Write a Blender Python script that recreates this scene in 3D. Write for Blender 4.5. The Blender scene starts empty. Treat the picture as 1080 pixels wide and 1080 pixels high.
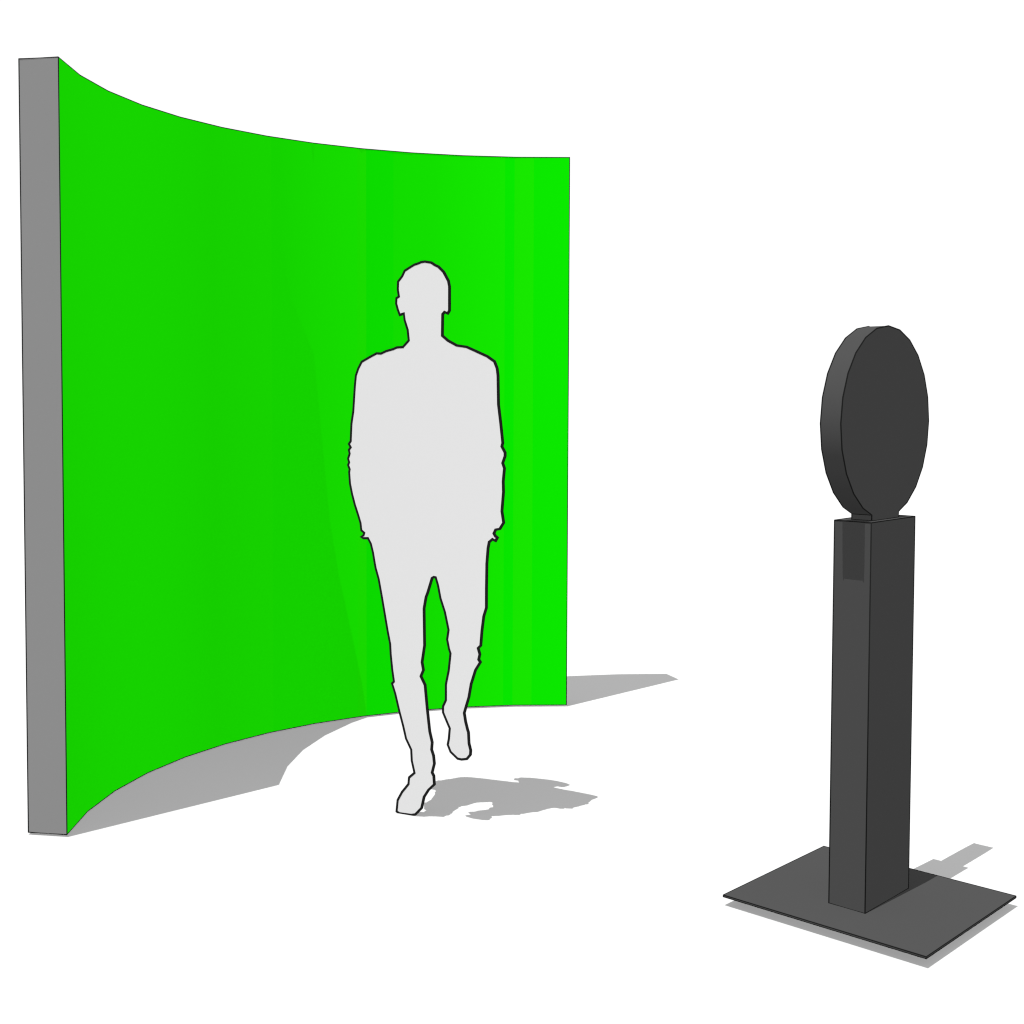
import bpy, bmesh, math
from mathutils import Vector, Matrix

# ------------------------------------------------------------------ scene
sc = bpy.context.scene
C = sc.collection
sc.view_settings.view_transform = 'Standard'
sc.view_settings.look = 'None'
sc.view_settings.exposure = 1.6
sc.view_settings.gamma = 1
sc.view_settings.use_curve_mapping = False

SUN_AZ = math.radians(42.31)      # direction the shadows fall, from +X towards +Y
SUN_EL = math.radians(70.94)
CAM_H = 1.3828

# ------------------------------------------------------------------ materials
def mat(name, col, rough=0.9, spec=0.0, var=0.0, scale=3.0):
    m = bpy.data.materials.new(name)
    m.use_nodes = True
    nt = m.node_tree
    b = nt.nodes['Principled BSDF']
    b.inputs['Roughness'].default_value = rough
    b.inputs['Specular IOR Level'].default_value = spec
    b.inputs['Base Color'].default_value = (*col, 1)
    if var:
        tc = nt.nodes.new('ShaderNodeTexCoord')
        no = nt.nodes.new('ShaderNodeTexNoise')
        no.inputs['Scale'].default_value = scale
        no.inputs['Detail'].default_value = 2
        mr = nt.nodes.new('ShaderNodeMapRange')
        mr.inputs['To Min'].default_value = 1 - var
        mr.inputs['To Max'].default_value = 1 + var
        mx = nt.nodes.new('ShaderNodeVectorMath'); mx.operation = 'SCALE'
        mx.inputs[0].default_value = col
        nt.links.new(tc.outputs['Object'], no.inputs['Vector'])
        nt.links.new(no.outputs['Fac'], mr.inputs['Value'])
        nt.links.new(mr.outputs['Result'], mx.inputs['Scale'])
        nt.links.new(mx.outputs['Vector'], b.inputs['Base Color'])
    return m

M_GROUND = mat('white_floor', (0.144, 0.144, 0.144))
def green_fabric():
    """chroma green printed in upright bands that differ very slightly in hue round the curve"""
    m = mat('chroma_green', (0.0022, 0.203, 0.0))
    nt = m.node_tree
    tc = nt.nodes.new('ShaderNodeTexCoord')
    gr = nt.nodes.new('ShaderNodeTexGradient'); gr.gradient_type = 'RADIAL'
    cr = nt.nodes.new('ShaderNodeValToRGB'); cr.color_ramp.interpolation = 'CONSTANT'
    bands = [(0.0, 0.0025, 0.203, 0), (0.50, 0.0008, 0.193, 0), (0.7569, 0.0021, 0.193, 0), (0.7627, 0.0006, 0.195, 0), (0.767, 0.0016, 0.196, 0),
             (0.8142, 0.0010, 0.196, 0), (0.8266, 0.0026, 0.198, 0), (0.8295, 0.0013, 0.199, 0), (0.832, 0.0022, 0.201, 0), (0.8697, 0.0025, 0.203, 0)]
    el = cr.color_ramp.elements
    while len(el) < len(bands): el.new(0.5)
    for e, (p, r, g, b) in zip(sorted(el, key=lambda e: e.position), bands): e.position = p
    for e, (p, r, g, b) in zip(el, bands): e.color = (r, g, b, 1)
    nt.links.new(tc.outputs['Object'], gr.inputs['Vector'])
    nt.links.new(gr.outputs['Fac'], cr.inputs['Fac'])
    nt.links.new(cr.outputs['Color'], nt.nodes['Principled BSDF'].inputs['Base Color'])
    return m
M_GREEN = green_fabric()
M_GREY = mat('grey_board', (0.0590, 0.0590, 0.0590), var=0.01)
M_DARK = mat('charcoal_metal', (0.0141, 0.0141, 0.0141), var=0.01)
M_PERSON = mat('light_grey_board', (0.166, 0.166, 0.166), var=0.005)
M_LINE = mat('black_edging', (0.003, 0.003, 0.003))

# ------------------------------------------------------------------ helpers
def obj(name, bm, m, parent=None):
    me = bpy.data.meshes.new(name)
    bm.normal_update()
    bm.to_mesh(me); bm.free()
    me.materials.append(m)
    o = bpy.data.objects.new(name, me)
    C.objects.link(o)
    o.parent = parent
    return o

def thing(name, label, cat, loc, rz=0.0):
    o = bpy.data.objects.new(name, None)
    o.empty_display_size = 0.2
    C.objects.link(o)
    o.location = loc
    o.rotation_euler = (0, 0, rz)
    o['label'] = label
    o['category'] = cat
    return o

def tube(bm, pts, r, closed=False, sides=8):
    """round moulding swept along a polyline, mitred at its corners"""
    pts = [Vector(p) for p in pts]
    n = len(pts)
    up = None
    rings = []
    for i, p in enumerate(pts):
        a = pts[i - 1] if (i or closed) else None
        b = pts[(i + 1) % n] if (i < n - 1 or closed) else None
        d1 = (p - a).normalized() if a is not None else None
        d2 = (b - p).normalized() if b is not None else None
        t = (d1 + d2) if (d1 is not None and d2 is not None) else (d1 or d2)
        if t.length < 1e-6:
            t = d2
        t = t.normalized()
        if up is None:
            up = t.orthogonal().normalized()
        up = (up - t * up.dot(t))
        up = up.normalized() if up.length > 1e-4 else t.orthogonal().normalized()
        sd = t.cross(up)
        rings.append([bm.verts.new(p + (up * math.cos(k * 2 * math.pi / sides) + sd * math.sin(k * 2 * math.pi / sides)) * r) for k in range(sides)])
    for i in range(n if closed else n - 1):
        A, B = rings[i], rings[(i + 1) % n]
        off = 0
        if closed and i == n - 1:
            off = min(range(sides), key=lambda q: (A[0].co - B[q].co).length)
        for k in range(sides):
            bm.faces.new((A[k], A[(k + 1) % sides], B[(k + 1 + off) % sides], B[(k + off) % sides]))
    if not closed:
        bm.faces.new(rings[0][::-1]); bm.faces.new(rings[-1])
    for f in bm.faces:
        f.smooth = True

def slab(bm, ring, z0, z1):
    """closed prism from a counter-clockwise plan ring"""
    lo = [bm.verts.new((x, y, z0)) for x, y in ring]
    hi = [bm.verts.new((x, y, z1)) for x, y in ring]
    n = len(ring)
    bm.faces.new(lo[::-1]); bm.faces.new(hi)
    for i in range(n):
        bm.faces.new((lo[i], lo[(i + 1) % n], hi[(i + 1) % n], hi[i]))

def box_lines(x0, y0, z0, x1, y1, z1, r):
    bm = bmesh.new()
    q = [(x0, y0), (x1, y0), (x1, y1), (x0, y1)]
    for z in (z0, z1):
        tube(bm, [(x, y, z) for x, y in q], r, True)
    for x, y in q:
        tube(bm, [(x, y, z0), (x, y, z1)], r)
    return bm

# ------------------------------------------------------------------ floor
bm = bmesh.new()
S = 600.0
bm.faces.new([bm.verts.new(p) for p in ((-S, -S, 0), (S, -S, 0), (S, S, 0), (-S, S, 0))])
floor = obj('floor', bm, M_GROUND)
floor['kind'] = 'structure'

# ------------------------------------------------------------------ curved green wall
WX, WY, R, T, H, Z0 = 0.70428, 4.14924, 1.7125, 0.1261, 2.4, 0.0077
A0, A1 = -3.12433, -4.75381
N = 12
wall = thing('curved_wall', 'tall curved bright green backdrop wall with a grey end standing behind the person', 'wall', (WX, WY, 0))
def arc(r, d0=0.0, d1=0.0):
    return [(r * math.cos(A0 + d0 + (A1 + d1 - A0 - d0) * k / N), r * math.sin(A0 + d0 + (A1 + d1 - A0 - d0) * k / N)) for k in range(N + 1)]
SK = 0.002                       # the green facing is a thin sheet on the concave side
inner = arc(R)
face_back = arc(R + SK)
outer = arc(R + T, -0.0137, 0.0206)

def shell(bm, pa, pb, z0, z1):
    """strip between two arcs, closed all round; long faces shaded smooth"""
    def col(pts, z): return [bm.verts.new((x, y, z)) for x, y in pts]
    al, ah, bl, bh = col(pa, z0), col(pa, z1), col(pb, z0), col(pb, z1)
    n = len(pa)
    sm = []
    for i in range(n - 1):
        sm.append(bm.faces.new((al[i + 1], al[i], ah[i], ah[i + 1])))
        sm.append(bm.faces.new((bl[i], bl[i + 1], bh[i + 1], bh[i])))
        bm.faces.new((ah[i], bh[i], bh[i + 1], ah[i + 1]))
        bm.faces.new((bl[i], al[i], al[i + 1], bl[i + 1]))
    bm.faces.new((al[0], bl[0], bh[0], ah[0]))
    bm.faces.new((bl[-1], al[-1], ah[-1], bh[-1]))
    bmesh.ops.recalc_face_normals(bm, faces=bm.faces[:])
    for f in sm: f.smooth = True
    for e in bm.edges:
        e.smooth = all(f.smooth for f in e.link_faces) and abs(e.verts[0].co.z - e.verts[1].co.z) > 0.1

bm = bmesh.new(); shell(bm, face_back, outer, Z0, H)
obj('backing', bm, M_GREY, wall)
bm = bmesh.new(); shell(bm, inner, face_back, Z0, H)
obj('green_facing', bm, M_GREEN, wall)
bm = bmesh.new(); shell(bm, arc(R + 0.03, -0.03, 0.03), arc(R + T - 0.03, -0.03, 0.03), 0.0, Z0)
obj('base_strip', bm, M_GREY, wall)
bm = bmesh.new()
LR = 0.0019
for z in (Z0, H):
    ring = arc(R + 0.0008) + outer[::-1]
    tube(bm, [(x, y, z) for x, y in ring], LR, True)
for x, y in (inner[0], outer[0], inner[-1], outer[-1]):
    tube(bm, [(x, y, Z0), (x, y, H)], LR)
obj('edge_trim', bm, M_LINE, wall)

# ------------------------------------------------------------------ person: a flat walking figure
SIL = [(40,1798), (62,1794), (74,1786), (87,1780), (105,1763), (122,1734), (126,1715), (126,1640), (120,1631), (109,1636), (102,1629), (101,1561), (121,1545), (152,1529), (186,1524), (219,1510), (258,1493), (282,1477), (291,1455), (294,1433), (296,1343), (304,1283), (311,1223), (308,1212), (319,1193), (319,1182), (311,1160), (317,1144), (313,1102), (314,1069), (309,1009), (315,973), (302,953), (288,950), (282,938), (287,930), (294,925), (288,915), (278,920), (266,910), (262,890), (258,840), (258,832), (257,760), (257,701), (248,673), (242,627), (238,579), (229,570), (235,551), (231,534), (237,526), (220,499), (205,453), (197,409), (187,377), (181,357), (186,329), (193,304), (196,296), (198,261), (204,239), (203,225), (191,210), (173,206), (159,207), (134,226), (124,248), (128,268), (131,302), (120,324), (107,351), (107,371), (117,392), (117,443), (127,490), (133,545), (128,558), (121,589), (126,620), (113,676), (97,720), (88,762), (80,786), (73,787), (66,783), (51,737), (44,719), (37,682), (39,562), (30,506), (35,481), (26,460), (41,433), (49,356), (58,283), (67,248), (65,224), (72,205), (75,179), (67,149), (73,139), (75,111), (54,90), (38,65), (29,27), (7,3), (-8,-1), (-51,-2), (-62,3), (-58,41), (-42,70), (-18,100), (-16,122), (4,140), (-6,179), (-8,215), (-27,249), (-38,291), (-52,337), (-67,393), (-79,426), (-72,433), (-78,470), (-84,522), (-86,556), (-95,596), (-106,653), (-117,710), (-129,768), (-140,802), (-144,821), (-150,853), (-158,882), (-169,900), (-186,899), (-195,903), (-186,908), (-183,917), (-194,925), (-197,949), (-206,975), (-219,1010), (-229,1044), (-237,1079), (-240,1117), (-238,1126), (-244,1140), (-240,1149), (-244,1161), (-238,1178), (-241,1190), (-234,1199), (-241,1210), (-234,1219), (-231,1277), (-224,1318), (-218,1401), (-214,1436), (-205,1459), (-192,1481), (-162,1496), (-136,1508), (-120,1507), (-100,1515), (-74,1521), (-62,1526), (-39,1527), (-18,1548), (-22,1582), (-33,1613), (-36,1635), (-51,1631), (-58,1648), (-64,1668), (-63,1685), (-54,1690), (-58,1713), (-57,1738), (-42,1755), (-33,1772), (-14,1782), (2,1790), (15,1793), (27,1797)]   # millimetres across and up, clockwise from the crown
px, py = (0.0744, 4.3288)
person = thing('person', 'flat faceless light grey walking figure outlined in black before the green wall', 'person', (px, py, 0.003), math.radians(-28))
th = 0.005
bm = bmesh.new()
fr = [bm.verts.new((x / 1000, 0, z / 1000)) for x, z in SIL]
bk = [bm.verts.new((x / 1000, th, z / 1000)) for x, z in SIL]
bm.faces.new(fr); bm.faces.new(bk[::-1])
for i in range(len(SIL)):
    j = (i + 1) % len(SIL)
    bm.faces.new((fr[j], fr[i], bk[i], bk[j]))
bmesh.ops.recalc_face_normals(bm, faces=bm.faces[:])
bmesh.ops.triangulate(bm, faces=[f for f in bm.faces if len(f.verts) > 4], ngon_method='EAR_CLIP')
obj('body', bm, M_PERSON, person)
bm = bmesh.new()
pl = [Vector((x / 1000, z / 1000)) for x, z in SIL]
inn, out = [], []
for i, p in enumerate(pl):                       # flat black band straddling the edge, mitred
    d1 = (p - pl[i - 1]).normalized(); d2 = (pl[(i + 1) % len(pl)] - p).normalized()
    n1 = Vector((-d1.y, d1.x)); n2 = Vector((-d2.y, d2.x))
    m_ = n1 + n2
    m_ = m_.normalized() if m_.length > 1e-4 else n1
    k_ = 0.0039 / max(0.72, m_.dot(n1))
    inn.append(p - m_ * k_); out.append(p + m_ * k_)
def ring_(pts, y): return [bm.verts.new((p.x, y, p.y)) for p in pts]
ya, yb = -0.0006, th + 0.0006
ia, oa, ib, ob = ring_(inn, ya), ring_(out, ya), ring_(inn, yb), ring_(out, yb)
for i in range(len(pl)):
    j = (i + 1) % len(pl)
    bm.faces.new((ia[i], ia[j], oa[j], oa[i])); bm.faces.new((ib[i], ob[i], ob[j], ib[j]))
    bm.faces.new((oa[i], oa[j], ob[j], ob[i])); bm.faces.new((ia[i], ib[i], ib[j], ia[j]))
bmesh.ops.recalc_face_normals(bm, faces=bm.faces[:])
obj('outline', bm, M_LINE, person)

# ------------------------------------------------------------------ kiosk: plate, post, round head
kiosk = thing('photo_kiosk', 'dark grey freestanding post with a round disc head on a square floor plate', 'kiosk', (1.2853, 3.16125, 0), 0.77571)
PD, PW, PZ, PT = 0.5551, 0.5554, 0.0305, 0.0050
OX, OY, QD, QW, QZ = 0.14882, 0.22735, 0.2537, 0.10057, 1.04925
DZ, DR, DT, NW = 1.30467, 0.25334, 0.05476, 0.15468
KR = 0.0017
bm = bmesh.new(); slab(bm, [(0, 0), (PD, 0), (PD, PW), (0, PW)], PZ - PT, PZ)
plate = obj('base_plate', bm, M_DARK, kiosk)
obj('outline', box_lines(0, 0, PZ - PT, PD, PW, PZ, KR * 0.8), M_LINE, plate)
i_ = 0.16
bm = bmesh.new(); slab(bm, [(i_, i_), (PD - i_, i_), (PD - i_, PW - i_), (i_, PW - i_)], 0.0, PZ - PT)
obj('foot', bm, M_DARK, kiosk)
bm = bmesh.new(); slab(bm, [(OX, OY), (OX + QD, OY), (OX + QD, OY + QW), (OX, OY + QW)], PZ, QZ)
post = obj('post', bm, M_DARK, kiosk)
obj('outline', box_lines(OX, OY, PZ, OX + QD, OY + QW, QZ, KR), M_LINE, post)

# round head with its short neck: a 24-sided disc whose foot runs straight down into the post
dcx = OX + QD / 2
v0, v1 = OY + (QW - DT) / 2, OY + (QW + DT) / 2
poly = [(DR * math.cos(math.radians(15 * k)), DR * math.sin(math.radians(15 * k))) for k in range(24)]
hn = NW / 2
def chord(x):
    for k in range(12, 24):
        (xa, za), (xb, zb) = poly[k], poly[(k + 1) % 24]
        if xa <= x <= xb:
            return za + (zb - za) * (x - xa) / (xb - xa)
zl, zr = chord(-hn), chord(hn)
arcpts = [(hn, zr)] + [poly[k % 24] for k in range(12, 37) if False]
arcpts = [p for p in poly if not (p[1] < 0 and abs(p[0]) < hn)]
ks = sorted(arcpts, key=lambda p: (math.atan2(p[1], p[0]) + math.pi / 2) % (2 * math.pi))
prof = [(hn, zr)] + ks + [(-hn, zl)]            # counter-clockwise from right join to left join
full = prof + [(-hn, QZ - DZ), (hn, QZ - DZ)]
bm = bmesh.new()
f_ = [bm.verts.new((dcx + x, v0, DZ + z)) for x, z in full]
b_ = [bm.verts.new((dcx + x, v1, DZ + z)) for x, z in full]
bm.faces.new(f_); bm.faces.new(b_[::-1])
n = len(full)
for i in range(n):
    f = bm.faces.new((f_[(i + 1) % n], f_[i], b_[i], b_[(i + 1) % n]))
    f.smooth = i < len(prof) - 1
bmesh.ops.recalc_face_normals(bm, faces=bm.faces[:])
for e in bm.edges:
    e.smooth = all(f.smooth for f in e.link_faces)
head = obj('disc_head', bm, M_DARK, kiosk)
bm = bmesh.new()
for v in (v0, v1):
    tube(bm, [(dcx + x, v, DZ + z) for x, z in full], KR, True)
for x, z in ((hn, zr), (-hn, zl), (-hn, QZ - DZ), (hn, QZ - DZ)):
    tube(bm, [(dcx + x, v0, DZ + z), (dcx + x, v1, DZ + z)], KR)
obj('outline', bm, M_LINE, head)

# ------------------------------------------------------------------ light
w = bpy.data.worlds.new('World'); sc.world = w
w.use_nodes = True
bg = w.node_tree.nodes['Background']
bg.inputs['Color'].default_value = (1, 1, 1, 1)
bg.inputs['Strength'].default_value = 0.34
sd = bpy.data.lights.new('sun', 'SUN')
sd.energy = 4.95
sd.angle = math.radians(0.05)
sun = bpy.data.objects.new('sun', sd); C.objects.link(sun)
d = Vector((math.cos(SUN_AZ) * math.cos(SUN_EL), math.sin(SUN_AZ) * math.cos(SUN_EL), -math.sin(SUN_EL)))
sun.rotation_euler = d.to_track_quat('-Z', 'Y').to_euler()
sun.location = (-2, 1, 6)
# ring of added shadowless fills, no real lamps, for even light high and low
for k in range(10):
    fd = bpy.data.lights.new('added_fill', 'SUN')
    fd.energy = 0.99
    fd.angle = 0.0
    fd.use_shadow = False
    fo = bpy.data.objects.new('added_fill', fd); C.objects.link(fo)
    a = math.radians(90 + 36 * k); e = math.radians(27.5 if k % 2 == 0 else -27.5)
    fo.location = (6 * math.cos(a), 4 + 6 * math.sin(a), 3.0 if e > 0 else 0.2)
    fo.rotation_euler = Vector((-math.cos(a) * math.cos(e), -math.sin(a) * math.cos(e), -math.sin(e))).to_track_quat('-Z', 'Y').to_euler()

# ------------------------------------------------------------------ camera
cd = bpy.data.cameras.new('camera')
cam = bpy.data.objects.new('camera', cd); C.objects.link(cam)
F, CX, CY = 1414.785, 412.006, 477.899
cd.sensor_fit = 'HORIZONTAL'; cd.sensor_width = 36
cd.lens = 36 * F / 1080
cd.shift_x = (540 - CX) / 1080
cd.shift_y = (CY - 540) / 1080
cd.clip_start = 0.05; cd.clip_end = 3000
cam.location = (0, 0, CAM_H)
cam.rotation_euler = (math.pi / 2 - 0.045084, 0, 0)
sc.camera = cam

sc.cycles.diffuse_bounces = 0
sc.cycles.use_denoising = True
sc.cycles.filter_width = 1.2
